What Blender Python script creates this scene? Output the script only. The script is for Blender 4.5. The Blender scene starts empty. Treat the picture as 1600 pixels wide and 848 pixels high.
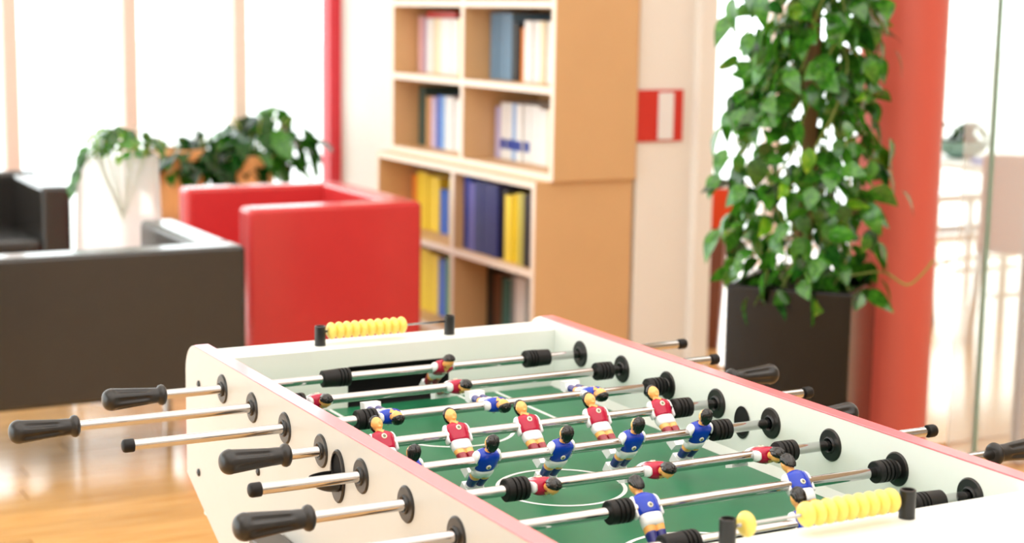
import bpy, bmesh, math, random
from math import sin, cos, pi, radians, sqrt
from mathutils import Vector, Matrix
random.seed(7)
S = bpy.context.scene
COL = S.collection

# ------------------------------------------------------------------ camera
cd = bpy.data.cameras.new('camera'); cam = bpy.data.objects.new('camera', cd); COL.objects.link(cam)
CP = Vector((-0.9073, -2.6929, 1.4925))
r_ = Vector((0.87851, -0.47746, 0.01552)); u_ = Vector((0.06069, 0.14377, 0.98775)); f_ = Vector((0.47385, 0.86681, -0.15528))
cam.matrix_world = Matrix(((r_.x, u_.x, -f_.x, CP.x), (r_.y, u_.y, -f_.y, CP.y), (r_.z, u_.z, -f_.z, CP.z), (0, 0, 0, 1)))
cd.sensor_width = 36; cd.lens = 2596.4 / 1600 * 36; cd.clip_end = 200
cd.dof.use_dof = True; cd.dof.focus_distance = 2.5; cd.dof.aperture_fstop = 3.7
S.camera = cam
# ------------------------------------------------------------------ world: bright overcast sky
w = bpy.data.worlds.new('sky'); S.world = w; w.use_nodes = True
bg = w.node_tree.nodes['Background']; bg.inputs[0].default_value = (0.95, 0.98, 1.0, 1); bg.inputs[1].default_value = 3.2
S.view_settings.view_transform = 'Standard'; S.view_settings.look = 'None'
S.view_settings.gamma = 1; S.view_settings.exposure = 0.45
# ------------------------------------------------------------------ unseen fill lights added under the ceiling
def fill_area(x, y, sx, sy, e):
    l = bpy.data.lights.new('fill_light', 'AREA'); l.shape = 'RECTANGLE'; l.size = sx; l.size_y = sy; l.energy = e
    l.color = (0.97, 0.99, 1.0)
    o = bpy.data.objects.new('fill_light', l); o.location = (x, y, 2.93); COL.objects.link(o)
fill_area(0.2, -1.0, 5.0, 3.6, 88)
fill_area(0.2, -4.1, 5.0, 1.8, 40)
fill_area(0.0, 2.9, 4.6, 2.6, 40)
fill_area(5.6, 1.8, 3.4, 4.4, 75)

# ------------------------------------------------------------------ materials
def lin(c): return tuple(((v / 12.92) if v <= 0.04045 else ((v + 0.055) / 1.055) ** 2.4) for v in c)
def mat(name, col, rough=0.5, metal=0.0, spec=0.5, noise=0.0, nscale=30, bump=0.0, bscale=200, coat=0.0, trans=0.0, var=0.0):
    m = bpy.data.materials.new(name); m.use_nodes = True
    nt = m.node_tree; b = nt.nodes['Principled BSDF']; c = (*lin(col), 1)
    b.inputs['Base Color'].default_value = c; b.inputs['Roughness'].default_value = rough
    b.inputs['Metallic'].default_value = metal; b.inputs['Specular IOR Level'].default_value = spec
    b.inputs['Coat Weight'].default_value = coat
    b.inputs['Coat Roughness'].default_value = 0.08
    src = None
    if noise > 0:
        tc = nt.nodes.new('ShaderNodeTexCoord'); n = nt.nodes.new('ShaderNodeTexNoise'); n.inputs['Scale'].default_value = nscale
        n.inputs['Detail'].default_value = 4
        nt.links.new(tc.outputs['Object'], n.inputs['Vector'])
        hs = nt.nodes.new('ShaderNodeHueSaturation'); hs.inputs['Color'].default_value = c
        mr = nt.nodes.new('ShaderNodeMapRange'); mr.inputs['To Min'].default_value = 1 - noise; mr.inputs['To Max'].default_value = 1 + noise
        nt.links.new(n.outputs['Fac'], mr.inputs['Value']); nt.links.new(mr.outputs['Result'], hs.inputs['Value'])
        nt.links.new(hs.outputs['Color'], b.inputs['Base Color']); src = hs
    if var > 0:
        oi = nt.nodes.new('ShaderNodeObjectInfo'); hs2 = nt.nodes.new('ShaderNodeHueSaturation')
        mr2 = nt.nodes.new('ShaderNodeMapRange'); mr2.inputs['To Min'].default_value = 1 - var; mr2.inputs['To Max'].default_value = 1 + var
        nt.links.new(oi.outputs['Random'], mr2.inputs['Value']); nt.links.new(mr2.outputs['Result'], hs2.inputs['Value'])
        if src: nt.links.new(src.outputs['Color'], hs2.inputs['Color'])
        else: hs2.inputs['Color'].default_value = c
        nt.links.new(hs2.outputs['Color'], b.inputs['Base Color'])
    if bump > 0:
        tc = nt.nodes.new('ShaderNodeTexCoord'); n2 = nt.nodes.new('ShaderNodeTexNoise'); n2.inputs['Scale'].default_value = bscale
        bp = nt.nodes.new('ShaderNodeBump'); bp.inputs['Strength'].default_value = bump; bp.inputs['Distance'].default_value = 0.002
        nt.links.new(tc.outputs['Object'], n2.inputs['Vector']); nt.links.new(n2.outputs['Fac'], bp.inputs['Height'])
        nt.links.new(bp.outputs['Normal'], b.inputs['Normal'])
    return m
def glass_mat(name, tint, white, gloss=0.12):
    m = bpy.data.materials.new(name); m.use_nodes = True; nt = m.node_tree; nt.nodes.clear()
    out = nt.nodes.new('ShaderNodeOutputMaterial'); t = nt.nodes.new('ShaderNodeBsdfTransparent'); t.inputs[0].default_value = (*tint, 1)
    g = nt.nodes.new('ShaderNodeBsdfGlossy'); g.inputs['Roughness'].default_value = 0.02
    fr = nt.nodes.new('ShaderNodeLayerWeight'); fr.inputs['Blend'].default_value = gloss
    mx = nt.nodes.new('ShaderNodeMixShader'); nt.links.new(fr.outputs['Fresnel'], mx.inputs[0]); nt.links.new(t.outputs[0], mx.inputs[1]); nt.links.new(g.outputs[0], mx.inputs[2])
    last = mx
    if white > 0:
        d = nt.nodes.new('ShaderNodeBsdfDiffuse'); d.inputs[0].default_value = (.95, .96, .95, 1)
        tl = nt.nodes.new('ShaderNodeBsdfTranslucent'); tl.inputs[0].default_value = (.97, .97, .97, 1)
        a = nt.nodes.new('ShaderNodeMixShader'); a.inputs[0].default_value = .92; nt.links.new(d.outputs[0], a.inputs[1]); nt.links.new(tl.outputs[0], a.inputs[2])
        m2 = nt.nodes.new('ShaderNodeMixShader'); m2.inputs[0].default_value = white
        nt.links.new(mx.outputs[0], m2.inputs[1]); nt.links.new(a.outputs[0], m2.inputs[2]); last = m2
    nt.links.new(last.outputs[0], out.inputs[0]); return m
def leaf_mat(name, c1, c2, sc=60):
    m = mat(name, c1, 0.24, noise=0.0, var=0.0, coat=0.6); nt = m.node_tree; b = nt.nodes['Principled BSDF']
    tc = nt.nodes.new('ShaderNodeTexCoord'); n = nt.nodes.new('ShaderNodeTexNoise'); n.inputs['Scale'].default_value = sc
    nt.links.new(tc.outputs['Object'], n.inputs['Vector'])
    mx = nt.nodes.new('ShaderNodeMix'); mx.data_type = 'RGBA'; mx.inputs[6].default_value = (*lin(c1), 1); mx.inputs[7].default_value = (*lin(c2), 1)
    mr = nt.nodes.new('ShaderNodeMapRange'); mr.inputs['From Min'].default_value = .42; mr.inputs['From Max'].default_value = .62
    nt.links.new(n.outputs['Fac'], mr.inputs['Value']); nt.links.new(mr.outputs['Result'], mx.inputs[0])
    oi = nt.nodes.new('ShaderNodeObjectInfo'); hs = nt.nodes.new('ShaderNodeHueSaturation')
    mr2 = nt.nodes.new('ShaderNodeMapRange'); mr2.inputs['To Min'].default_value = .5; mr2.inputs['To Max'].default_value = 1.45
    nt.links.new(oi.outputs['Random'], mr2.inputs['Value']); nt.links.new(mr2.outputs['Result'], hs.inputs['Value'])
    nt.links.new(mx.outputs[2], hs.inputs['Color']); nt.links.new(hs.outputs['Color'], b.inputs['Base Color'])
    tl = nt.nodes.new('ShaderNodeBsdfTranslucent'); nt.links.new(hs.outputs['Color'], tl.inputs[0])
    ms = nt.nodes.new('ShaderNodeMixShader'); ms.inputs[0].default_value = .3
    nt.links.new(b.outputs[0], ms.inputs[1]); nt.links.new(tl.outputs[0], ms.inputs[2]); nt.links.new(ms.outputs[0], nt.nodes['Material Output'].inputs[0])
    return m

M = dict(
    laminate=mat('cream_laminate', (.765, .757, .73), .38, noise=.015, nscale=60),
    laminate_in=mat('pale_mint_laminate', (.915, .932, .91), .35, noise=.012, nscale=60),
    redtrim=mat('glare_paled_red_trim', (.98, .50, .54), .28, coat=.6, noise=.02),  # red trim paled towards coral, glare put into its colour
    field=mat('green_field', (.13, .45, .30), .42, noise=.05, nscale=18, bump=.05, bscale=600),
    white=mat('white_paint', (.93, .94, .93), .4, noise=.01),
    chrome=mat('chrome', (.74, .74, .74), .08, 1.0, noise=.02, nscale=8),
    steel=mat('steel_wire', (.7, .7, .7), .25, 1.0, noise=.02),
    blackp=mat('black_plastic', (.10, .098, .094), .33, spec=.5, noise=.06, nscale=60),
    rubber=mat('black_rubber', (.06, .058, .056), .5, spec=.3, noise=.08, nscale=120),
    hole_shade=mat('painted_hole_shade', (.02, .02, .02), .9, noise=.1),  # near black that paints the shade inside openings
    skin=mat('painted_skin', (.97, .70, .38), .3, coat=.3, noise=.04, nscale=150),
    hair=mat('painted_black_hair', (.015, .014, .012), .22, spec=.5, coat=.35, noise=.1, nscale=200),
    red=mat('painted_crimson', (.68, .0, .21), .22, spec=.4, coat=.15, noise=.05, nscale=150),
    blue=mat('painted_blue', (.0, .21, .70), .22, spec=.4, coat=.15, noise=.05, nscale=150),
    navy=mat('painted_navy', (.06, .10, .45), .3, coat=.4, noise=.05),
    dred=mat('painted_dark_red', (.55, .06, .14), .3, coat=.4, noise=.05),
    pwhite=mat('painted_white', (.92, .92, .93), .3, coat=.3, noise=.02),
    badge=mat('badge_white', (.90, .88, .80), .35, noise=.02), badgein=mat('badge_core', (.45, .46, .36), .4, noise=.3, nscale=900),
    yellow=mat('yellow_bead', (.98, .86, .42), .35, coat=.1, noise=.02),
    leather=mat('black_leather', (.155, .15, .143), .27, noise=.06, nscale=14, coat=.3),
    redleather=mat('red_leather', (.80, .22, .23), .27, noise=.05, nscale=10, coat=.3),
    mdf=mat('beech_board', (.84, .68, .49), .5, noise=.05, nscale=6),
    shelfedge=mat('overexposed_front_edge', (.96, .90, .84), .45, noise=.02),  # overexposure of the shelf fronts put into a pale colour
    wall=mat('white_wall', (.93, .92, .90), .8, noise=.01, nscale=3), ceil=mat('white_ceiling', (.95, .95, .94), .9, noise=.01, nscale=3),
    post=mat('flare_paled_post', (.97, .87, .83), .5, noise=.03), redpost=mat('red_window_post', (.86, .20, .26), .45, noise=.03),  # window post paleness is flare put into the base colour
    column=mat('coral_column_paint', (.83, .38, .325), .40, noise=.02, nscale=5),
    signred=mat('red_sign', (.80, .16, .10), .5, noise=.03),
    planter=mat('black_planter', (.035, .03, .024), .16, spec=.35, noise=.06, nscale=40),
    terracotta=mat('glare_paled_terracotta', (.95, .70, .46), .6, noise=.08, nscale=20),  # glare on the pots put in as a paler orange
    brownp=mat('brown_stand', (.46, .24, .14), .5, noise=.06), orange=mat('orange_red_plastic', (.90, .27, .12), .35, noise=.04),
    soil=mat('dark_soil', (.16, .12, .09), .95, noise=.3, nscale=80, bump=.6, bscale=80),
    stem=mat('brown_stem', (.45, .33, .2), .7, noise=.2), vine=mat('green_vine', (.55, .62, .3), .6, noise=.1),
    brown_leather=mat('brown_leather', (.62, .36, .27), .5, noise=.06),
    frame=mat('pale_metal_frame', (.80, .79, .80), .4, .3, noise=.03), page=mat('book_pages', (.93, .91, .86), .8, noise=.04, nscale=200),
    ground=mat('pale_paving', (.85, .85, .83), .9, noise=.04, nscale=2),
    glass=glass_mat('window_glass', (.97, .99, .98), 0.0), haze=glass_mat('partition_glass', (.94, .98, .96), .27),
    edge=mat('green_glass_edge', (.52, .66, .60), .2, noise=.05), vase=glass_mat('blown_out_white_glass', (1, 1, 1), .36),  # vase's milky white stands in for a blown-out shape
    greymetal=mat('grey_leg_metal', (.38, .36, .34), .4, .6, noise=.05), bluebook=mat('blue_folder', (.35, .5, .85), .5, noise=.03),
    leaf1=leaf_mat('leaf_green', (.17, .41, .10), (.28, .54, .14)), leaf2=leaf_mat('leaf_variegated', (.34, .58, .10), (.60, .76, .20), 22),
    leaf3=leaf_mat('leaf_deep', (.07, .26, .07), (.13, .37, .11)),
)
# wood floor plank material
def wood():
    m = bpy.data.materials.new('oak_parquet'); m.use_nodes = True; nt = m.node_tree; b = nt.nodes['Principled BSDF']
    tc = nt.nodes.new('ShaderNodeTexCoord'); mp = nt.nodes.new('ShaderNodeMapping'); mp.inputs['Scale'].default_value = (1.2, 14, 1)
    n = nt.nodes.new('ShaderNodeTexNoise'); n.inputs['Scale'].default_value = 3; n.inputs['Detail'].default_value = 6
    cr = nt.nodes.new('ShaderNodeValToRGB'); cr.color_ramp.elements[0].position = .3; cr.color_ramp.elements[0].color = (*lin((.80, .59, .34)), 1)
    cr.color_ramp.elements[1].position = .7; cr.color_ramp.elements[1].color = (*lin((.90, .72, .47)), 1)
    nt.links.new(tc.outputs['Object'], mp.inputs[0]); nt.links.new(mp.outputs[0], n.inputs['Vector']); nt.links.new(n.outputs['Fac'], cr.inputs[0])
    oi = nt.nodes.new('ShaderNodeObjectInfo'); hs = nt.nodes.new('ShaderNodeHueSaturation'); mr = nt.nodes.new('ShaderNodeMapRange')
    mr.inputs['To Min'].default_value = .84; mr.inputs['To Max'].default_value = 1.14
    nt.links.new(oi.outputs['Random'], mr.inputs['Value']); nt.links.new(mr.outputs['Result'], hs.inputs['Value'])
    nt.links.new(cr.outputs[0], hs.inputs['Color']); nt.links.new(hs.outputs[0], b.inputs['Base Color'])
    b.inputs['Roughness'].default_value = .16; b.inputs['Coat Weight'].default_value = .5; b.inputs['Coat Roughness'].default_value = .1
    return m
M['wood'] = wood()

# ------------------------------------------------------------------ helpers
def tag(o, label=None, cat=None, group=None, kind=None):
    if label: o['label'] = label
    if cat: o['category'] = cat
    if group: o['group'] = group
    if kind: o['kind'] = kind
    return o
def empty(name, loc=(0, 0, 0), rot=(0, 0, 0), **k):
    o = bpy.data.objects.new(name, None); COL.objects.link(o); o.location = loc; o.rotation_euler = rot; o.empty_display_size = .05
    return tag(o, **k)
def link(name, me, m, parent=None, smooth=False, **k):
    if m is not None and not me.materials: me.materials.append(m)
    if smooth:
        for p in me.polygons: p.use_smooth = True
    o = bpy.data.objects.new(name, me); COL.objects.link(o)
    if parent: o.parent = parent
    return tag(o, **k)
def fin(name, bm, m, parent=None, smooth=False, bevel=0, seg=2, sub=0, auto=False, **k):
    bmesh.ops.recalc_face_normals(bm, faces=bm.faces)
    me = bpy.data.meshes.new(name); bm.to_mesh(me); bm.free()
    o = link(name, me, m, parent, smooth or bool(bevel), **k)
    if bevel:
        b = o.modifiers.new('bevel', 'BEVEL'); b.width = bevel; b.segments = seg; b.limit_method = 'ANGLE'; b.harden_normals = True
    if sub:
        s = o.modifiers.new('sub', 'SUBSURF'); s.levels = sub; s.render_levels = sub
    if auto:
        me.set_sharp_from_angle(angle=radians(35))
    return o
def box(bm, x0, x1, y0, y1, z0, z1, mx=None):
    v = [bm.verts.new((x, y, z)) for x in (x0, x1) for y in (y0, y1) for z in (z0, z1)]
    if mx is not None:
        for q in v: q.co = mx @ q.co
    for f in ((0, 1, 3, 2), (4, 6, 7, 5), (0, 4, 5, 1), (2, 3, 7, 6), (0, 2, 6, 4), (1, 5, 7, 3)): bm.faces.new([v[i] for i in f])
def tube(bm, a, b, r, n=20, r2=None, caps=True):
    a = Vector(a); b = Vector(b); d = (b - a).normalized(); t = Vector((0, 0, 1)) if abs(d.z) < .9 else Vector((1, 0, 0))
    x = d.cross(t).normalized(); y = d.cross(x); r2 = r if r2 is None else r2
    A = [bm.verts.new(a + (x * cos(2 * pi * i / n) + y * sin(2 * pi * i / n)) * r) for i in range(n)]
    B = [bm.verts.new(b + (x * cos(2 * pi * i / n) + y * sin(2 * pi * i / n)) * r2) for i in range(n)]
    for i in range(n): bm.faces.new((A[i], A[(i + 1) % n], B[(i + 1) % n], B[i]))
    if caps: bm.faces.new(A); bm.faces.new(B)
def lathe(bm, prof, axis='x', n=32, fn=None, org=(0, 0, 0)):
    """prof: list of (t, r) along axis; fn(t,ang,r)->r"""
    rings = []
    for t, r in prof:
        ring = []
        for i in range(n):
            a = 2 * pi * i / n; rr = fn(t, a, r) if fn else r
            p = (t, rr * cos(a), rr * sin(a)) if axis == 'x' else (rr * cos(a), rr * sin(a), t)
            ring.append(bm.verts.new(Vector(p) + Vector(org)))
        rings.append(ring)
    for A, B in zip(rings, rings[1:]):
        for i in range(n): bm.faces.new((A[i], A[(i + 1) % n], B[(i + 1) % n], B[i]))
    if prof[0][1] > 1e-5: bm.faces.new(rings[0])
    if prof[-1][1] > 1e-5: bm.faces.new(rings[-1])
def loft(bm, rings, n=20, p=2.0, cx=0.0):
    """rings: (z, cy, rx, ry)"""
    R = []
    for z, cy, rx, ry in rings:
        ring = []
        for i in range(n):
            a = 2 * pi * i / n; c, s = cos(a), sin(a)
            ring.append(bm.verts.new((cx + rx * math.copysign(abs(c) ** (2 / p), c), cy + ry * math.copysign(abs(s) ** (2 / p), s), z)))
        R.append(ring)
    for A, B in zip(R, R[1:]):
        for i in range(n): bm.faces.new((A[i], A[(i + 1) % n], B[(i + 1) % n], B[i]))
    bm.faces.new(R[0]); bm.faces.new(R[-1])
def prism(bm, pts, x0, x1):
    A = [bm.verts.new((x0, y, z)) for y, z in pts]; B = [bm.verts.new((x1, y, z)) for y, z in pts]
    bm.faces.new(A); bm.faces.new(B)
    for i in range(len(pts)): j = (i + 1) % len(pts); bm.faces.new((A[i], A[j], B[j], B[i]))
def NB(): return bmesh.new()
def bx(name, dims, m, parent=None, bevel=0, **k):
    bm = NB(); box(bm, *dims); return fin(name, bm, m, parent, bevel=bevel, **k)

# ================================================================== the setting
X0, X1, Y0, Y1, H = -3.4, 8.6, -5.2, 6.0, 2.95
fl = bx('floor', (X0, X1, Y0, Y1, -.08, -.012), M['wood'], kind='structure')
# parquet planks where the photograph shows them
pl_me = []
for k, L in enumerate((1.5, 1.1)):
    bm = NB(); box(bm, 0, L - .004, 0, .126, -.012, 0); bmesh.ops.recalc_face_normals(bm, faces=bm.faces)
    me = bpy.data.meshes.new('plank'); bm.to_mesh(me); bm.free(); me.materials.append(M['wood']); pl_me.append(me)
npl = 0
def plank_row(y, xa, xb):
    global npl
    x = xa - random.random() * .9
    while x < xb and npl < 298:
        k = random.randrange(2); o = bpy.data.objects.new('plank', pl_me[k]); COL.objects.link(o); o.parent = fl
        o.location = (x, y, random.uniform(-.0006, 0)); x += (1.5, 1.1)[k]; npl += 1
for j in range(43):
    y = .5 + j * .128
    xa = -1.0 if y < 3.4 else .1; xb = 1.9 if y < 3 else 2.3
    plank_row(y, xa, xb)
for j in range(32):
    y = 1.6 + j * .128
    plank_row(y, 3.3, 5.6)
bx('ceiling', (X0, X1, Y0, Y1, H, H + .1), M['ceil'], kind='structure')
bx('wall_back', (X0, X1, Y0 - .1, Y0, 0, H), M['wall'], kind='structure')
bx('wall_right', (X1, X1 + .1, Y0, Y1, 0, H), M['wall'], kind='structure')
bx('wall_left', (X0 - .1, X0, Y0, -1.0, 0, H), M['wall'], kind='structure')
bx('wall_middle', (2.71, 2.99, 2.9, Y1, 0, H), M['wall'], kind='structure')
tr = bx('trim_1', (2.975, 3.062, 2.86, 3.05, 0, 2.4), M['wall'], bevel=.008, kind='structure')
bx('trim_2', (X0, X1, Y1 - .05, Y1 + .05, 2.6, H), M['wall'], kind='structure')
bx('ground', (-40, 60, 6.2, 70, -.2, -.12), M['ground'], kind='structure')
bx('ground', (-60, X0 - .15, -20, 6.2, -.2, -.12), M['ground'], kind='structure')
# far window wall: posts and panes
def window(name, xa, xb, mname, post=None, pw=.085, y=Y1):
    bm = NB(); box(bm, xa, xb, y + .0, y + .012, .05, 2.6); w_ = fin(name, bm, M['glass'], kind='structure')
    bx('window_sill', (xa, xb, y - .04, y + .06, 0, .05), M['frame'], w_)
    if post: bx('window_post', (xb, xb + pw, y - .06, y + .06, 0, 2.6), M[post], w_, bevel=.004)
    return w_
posts = [-3.4, -2.75, -2.14, -1.53, -.93, -.33, .27, .873, 1.487, 2.088, 2.64]
for i in range(len(posts) - 1):
    last = i == len(posts) - 2
    window('window_%d' % (i + 1), posts[i] + .08, posts[i + 1], '', 'redpost' if last else 'post', .075 if not last else .07)
for i in range(4):
    window('window_%d' % (i + 11), 2.99 + i * 1.4, 2.99 + (i + 1) * 1.4 - .08, '', 'post', .08)
# left side windows, unseen, added for daylight on the left of the table
for i in range(4):
    ya = -1.0 + i * 1.75
    bm = NB(); box(bm, X0 - .012, X0, ya + .08, ya + 1.75, .05, 2.6); w_ = fin('window_%d' % (i + 15), bm, M['glass'], kind='structure')
    bx('window_post', (X0 - .06, X0 + .06, ya, ya + .08, 0, 2.6), M['post'], w_)
bx('trim_3', (X0 - .05, X0 + .05, -1.0, Y1, 2.6, H), M['wall'], kind='structure')
# glass partition right of the column
gp = empty('glass_partition', (2.93, 1.3, 0), label='floor to ceiling glass partition with a greenish edge right of the coral column', cat='partition')
bx('pane', (.0, .113, 0, .01, 0, 2.6), M['haze'], gp)
bx('pane', (.127, .30, .0, .01, 0, 2.6), M['haze'], gp)
bx('pane_edge', (.114, .126, -.002, .012, 0, 2.6), M['edge'], gp)
bx('partition_post', (.30, .345, -.025, .025, 0, 2.6), M['frame'], gp, bevel=.003)
bx('pane', (.346, 2.4, 0, .01, 0, 2.6), M['haze'], gp)

# ================================================================== foosball table
WI, WO = .0256, .718            # inner faces of the two side panels
ZT, ZR, ZF = .886, .84, .757
table = empty('foosball_table', (.372, -.525, 0), label='cream foosball table with glare-paled red top edges and a green pitch', cat='foosball table')
TI = Matrix.Translation((-.372, .525, 0))
def tfin(name, bm, m, **k):
    bm.transform(TI); return fin(name, bm, m, table, **k)
def side_outline():
    pts = []
    yf, yn = .21, -1.44
    for k in range(9):
        a = pi / 2 * k / 8; pts.append((yf - .055 + .055 * sin(a), ZT - .055 + .055 * cos(a)))
    pts += [(yf, .638), (-.07, .505), (-.98, .505), (yn, .62)]
    for k in range(9):
        a = pi / 2 * k / 8; pts.append((yn + .055 - .055 * cos(a), ZT - .055 + .055 * sin(a)))
    return pts
for x0, x1 in ((0, WI), (WO, WO + WI)):
    bm = NB(); prism(bm, side_outline(), x0, x1); tfin('side_panel', bm, M['laminate'] if x0 == 0 else M['laminate_in'], bevel=.0012)
    bm = NB(); box(bm, x0 - .0006, x1 + .0006, -1.385, .155, ZT - .0004, ZT + .0022); tfin('top_trim', bm, M['redtrim'], bevel=.0008, label='red edge strip painted pale with glare')
def end_board(ya, yb, yi, goal_sign):
    bm = NB()
    box(bm, WI, .277, ya, yb, .56, ZT - .016); box(bm, .483, WO, ya, yb, .56, ZT - .016)
    box(bm, .277, .483, ya, yb, .833, ZT - .016); box(bm, .277, .483, ya, yb, .56, ZF - .003)
    bmesh.ops.remove_doubles(bm, verts=bm.verts, dist=1e-5)
    tfin('end_board', bm, M['laminate_in'])
    bm = NB(); g = .008
    yo = yb if goal_sign > 0 else ya
    y2 = yi + goal_sign * .05
    box(bm, .270, .49, min(y2, y2 + goal_sign * .004), max(y2, y2 + goal_sign * .004), ZF - .02, .838)
    tfin('goal_shade_sheet', bm, M['hole_shade'])  # dark sheet painting the shade at the back of the goal
    bm = NB()
    for a, b in (((.2755, .279), (ZF, .833)), ((.481, .4845), (ZF, .833)), ((.277, .483), (.8315, .834))):
        box(bm, a[0], a[1], min(yi - goal_sign * .0008, y2), max(yi - goal_sign * .0008, y2), b[0], b[1])
    box(bm, .277, .483, min(yi, y2), max(yi, y2), ZF - .0035, ZF - .0012)
    tfin('goal_shade_faces', bm, M['hole_shade'])  # black sides, top and floor paint the goal's inner shade
end_board(.10, .19, .10, 1); end_board(-1.40, -1.138, -1.138, -1)
bm = NB(); box(bm, WI, WO, -1.138, .10, ZF - .012, ZF); tfin('playfield', bm, M['field'])
bm = NB(); box(bm, WI, WO, -1.2, .18, .56, .57); tfin('cabinet_bottom', bm, M['laminate'])
for s in (0, 1):                                  # banked side rails
    xa = WI if s == 0 else WO; d = .007 if s == 0 else -.007
    bm = NB(); prism_pts = [(xa, ZF), (xa + d, ZF), (xa, ZF + .015)]
    A = [bm.verts.new((x, .10, z + .0003)) for x, z in prism_pts]; B = [bm.verts.new((x, -1.138, z + .0003)) for x, z in prism_pts]
    bm.faces.new(A); bm.faces.new(B)
    for i in range(3): bm.faces.new((A[i], A[(i + 1) % 3], B[(i + 1) % 3], B[i]))
    tfin('side_ramp', bm, M['laminate_in'])
# pitch lines (inlaid prints with a hair of thickness)
zl0, zl1 = ZF, ZF + .0005; lw = .0034
def hline(y, xa, xb): bm = NB(); box(bm, xa, xb, y - lw, y + lw, zl0, zl1); tfin('pitch_line', bm, M['white'])
def vline(x, ya, yb): bm = NB(); box(bm, x - lw, x + lw, ya, yb, zl0, zl1); tfin('pitch_line', bm, M['white'])
def arc(cx, cy, r, a0, a1, n=64):
    bm = NB()
    for i in range(n):
        p = [];
        for a, rr in ((i, r - lw), (i, r + lw), (i + 1, r + lw), (i + 1, r - lw)):
            t = a0 + (a1 - a0) * a / n; p.append(bm.verts.new((cx + rr * cos(t), cy + rr * sin(t), zl1)))
        bm.faces.new(p)
    tfin('center_circle' if n == 64 else 'penalty_arc', bm, M['white'])
XC, YC = .372, -.525
hline(YC, WI, .266 + .006); hline(YC, .47, WO - .016); arc(XC, YC, .1, 0, 2 * pi)
bm = NB(); bmesh.ops.create_circle(bm, cap_ends=True, segments=24, radius=.008, matrix=Matrix.Translation((XC, YC, zl1))); tfin('center_spot', bm, M['white'])
hline(YC, .272, .47)
for s, yb in ((-1, .098), (1, -1.136)):
    def yy(d): return yb + s * d
    def vl(x, d0, d1): vline(x, min(yy(d0), yy(d1)), max(yy(d0), yy(d1)))
    vl(.160, 0, .245); vl(.586, 0, .245); hline(yy(.245), .160, .586)
    vl(.238, 0, .10); vl(.506, 0, .10); hline(yy(.10), .238, .506)
    if s < 0: arc(XC, yy(.235), .11, pi + .1, 2 * pi - .1, 32)
    else: arc(XC, yy(.235), .11, .1, pi - .1, 32)
# bearings: flange discs with raised hub, one mesh shared by all
bm = NB(); lathe(bm, [(0, .0255), (.0012, .0255), (.003, .0235), (.0032, .0165), (.0032, .0135), (.0058, .0125), (.0062, .0112), (.0040, .0088), (.0, .0088)], 'x', 40)
bmesh.ops.recalc_face_normals(bm, faces=bm.faces); fme = bpy.data.meshes.new('bearing'); bm.to_mesh(fme); bm.free(); fme.materials.append(M['blackp'])
for p in fme.polygons: p.use_smooth = True
fme.set_sharp_from_angle(angle=radians(35))
for i in range(8):
    for x, rz in ((0, pi), (WI, 0), (WO, pi), (WO + WI, 0)):
        o = bpy.data.objects.new('bearing', fme); COL.objects.link(o); o.parent = table
        o.location = (x - .372, -.15 * i + .525, ZR); o.rotation_euler = (0, 0, rz)
# ball entry holes: oval ring, black disc painting the hole's shade, scoop
def ball_port(x, sgn, y, z, inner):
    n = 40; bm = NB()
    def oval(r1, r2, xx): return [bm.verts.new((x + sgn * xx, y + r1 * cos(2 * pi * i / n), z + r2 * sin(2 * pi * i / n))) for i in range(n)]
    L = [oval(.026, .040, 0), oval(.026, .040, .002), oval(.024, .038, .004)]
    hole = [bm.verts.new((x + sgn * .004, y + .019 * cos(2 * pi * i / n), z + .012 + .0225 * sin(2 * pi * i / n))) for i in range(n)]
    hole2 = [bm.verts.new((x - sgn * .003, y + .018 * cos(2 * pi * i / n), z + .012 + .0215 * sin(2 * pi * i / n))) for i in range(n)]
    L += [hole, hole2]
    for A, B in zip(L, L[1:]):
        for i in range(n): bm.faces.new((A[i], A[(i + 1) % n], B[(i + 1) % n], B[i]))
    p = tfin('ball_port', bm, M['blackp'], smooth=True, auto=True, label='black oval ball entry port')
    bm = NB(); bmesh.ops.create_circle(bm, cap_ends=True, segments=32, radius=1, matrix=Matrix.Translation((x + sgn * .0008, y, z + .012)) @ Matrix.Rotation(pi / 2, 4, 'Y') @ Matrix.Diagonal((.0215, .018, 1, 1)))
    tfin('port_shade_disc', bm, M['hole_shade'])
    if not inner:                                # half-cup scoop below the opening
        bm = NB(); R = []
        for j in range(9):
            t = j / 8; ph = pi / 2 * t
            R.append([bm.verts.new((x + sgn * (.004 + .042 * sin(ph) * sin(pi * i / 20)), y + .0205 * cos(pi * i / 20) * (1), z + .004 - .026 * cos(ph) * sin(pi * i / 20) ** .5)) for i in range(21)])
        for A, B in zip(R, R[1:]):
            for i in range(20):
                try: bm.faces.new((A[i], A[i + 1], B[i + 1], B[i]))
                except ValueError: pass
        o = tfin('scoop', bm, M['blackp'], smooth=True); s = o.modifiers.new('t', 'SOLIDIFY'); s.thickness = .0018
ball_port(0, -1, -.516, .818, False)
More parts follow.
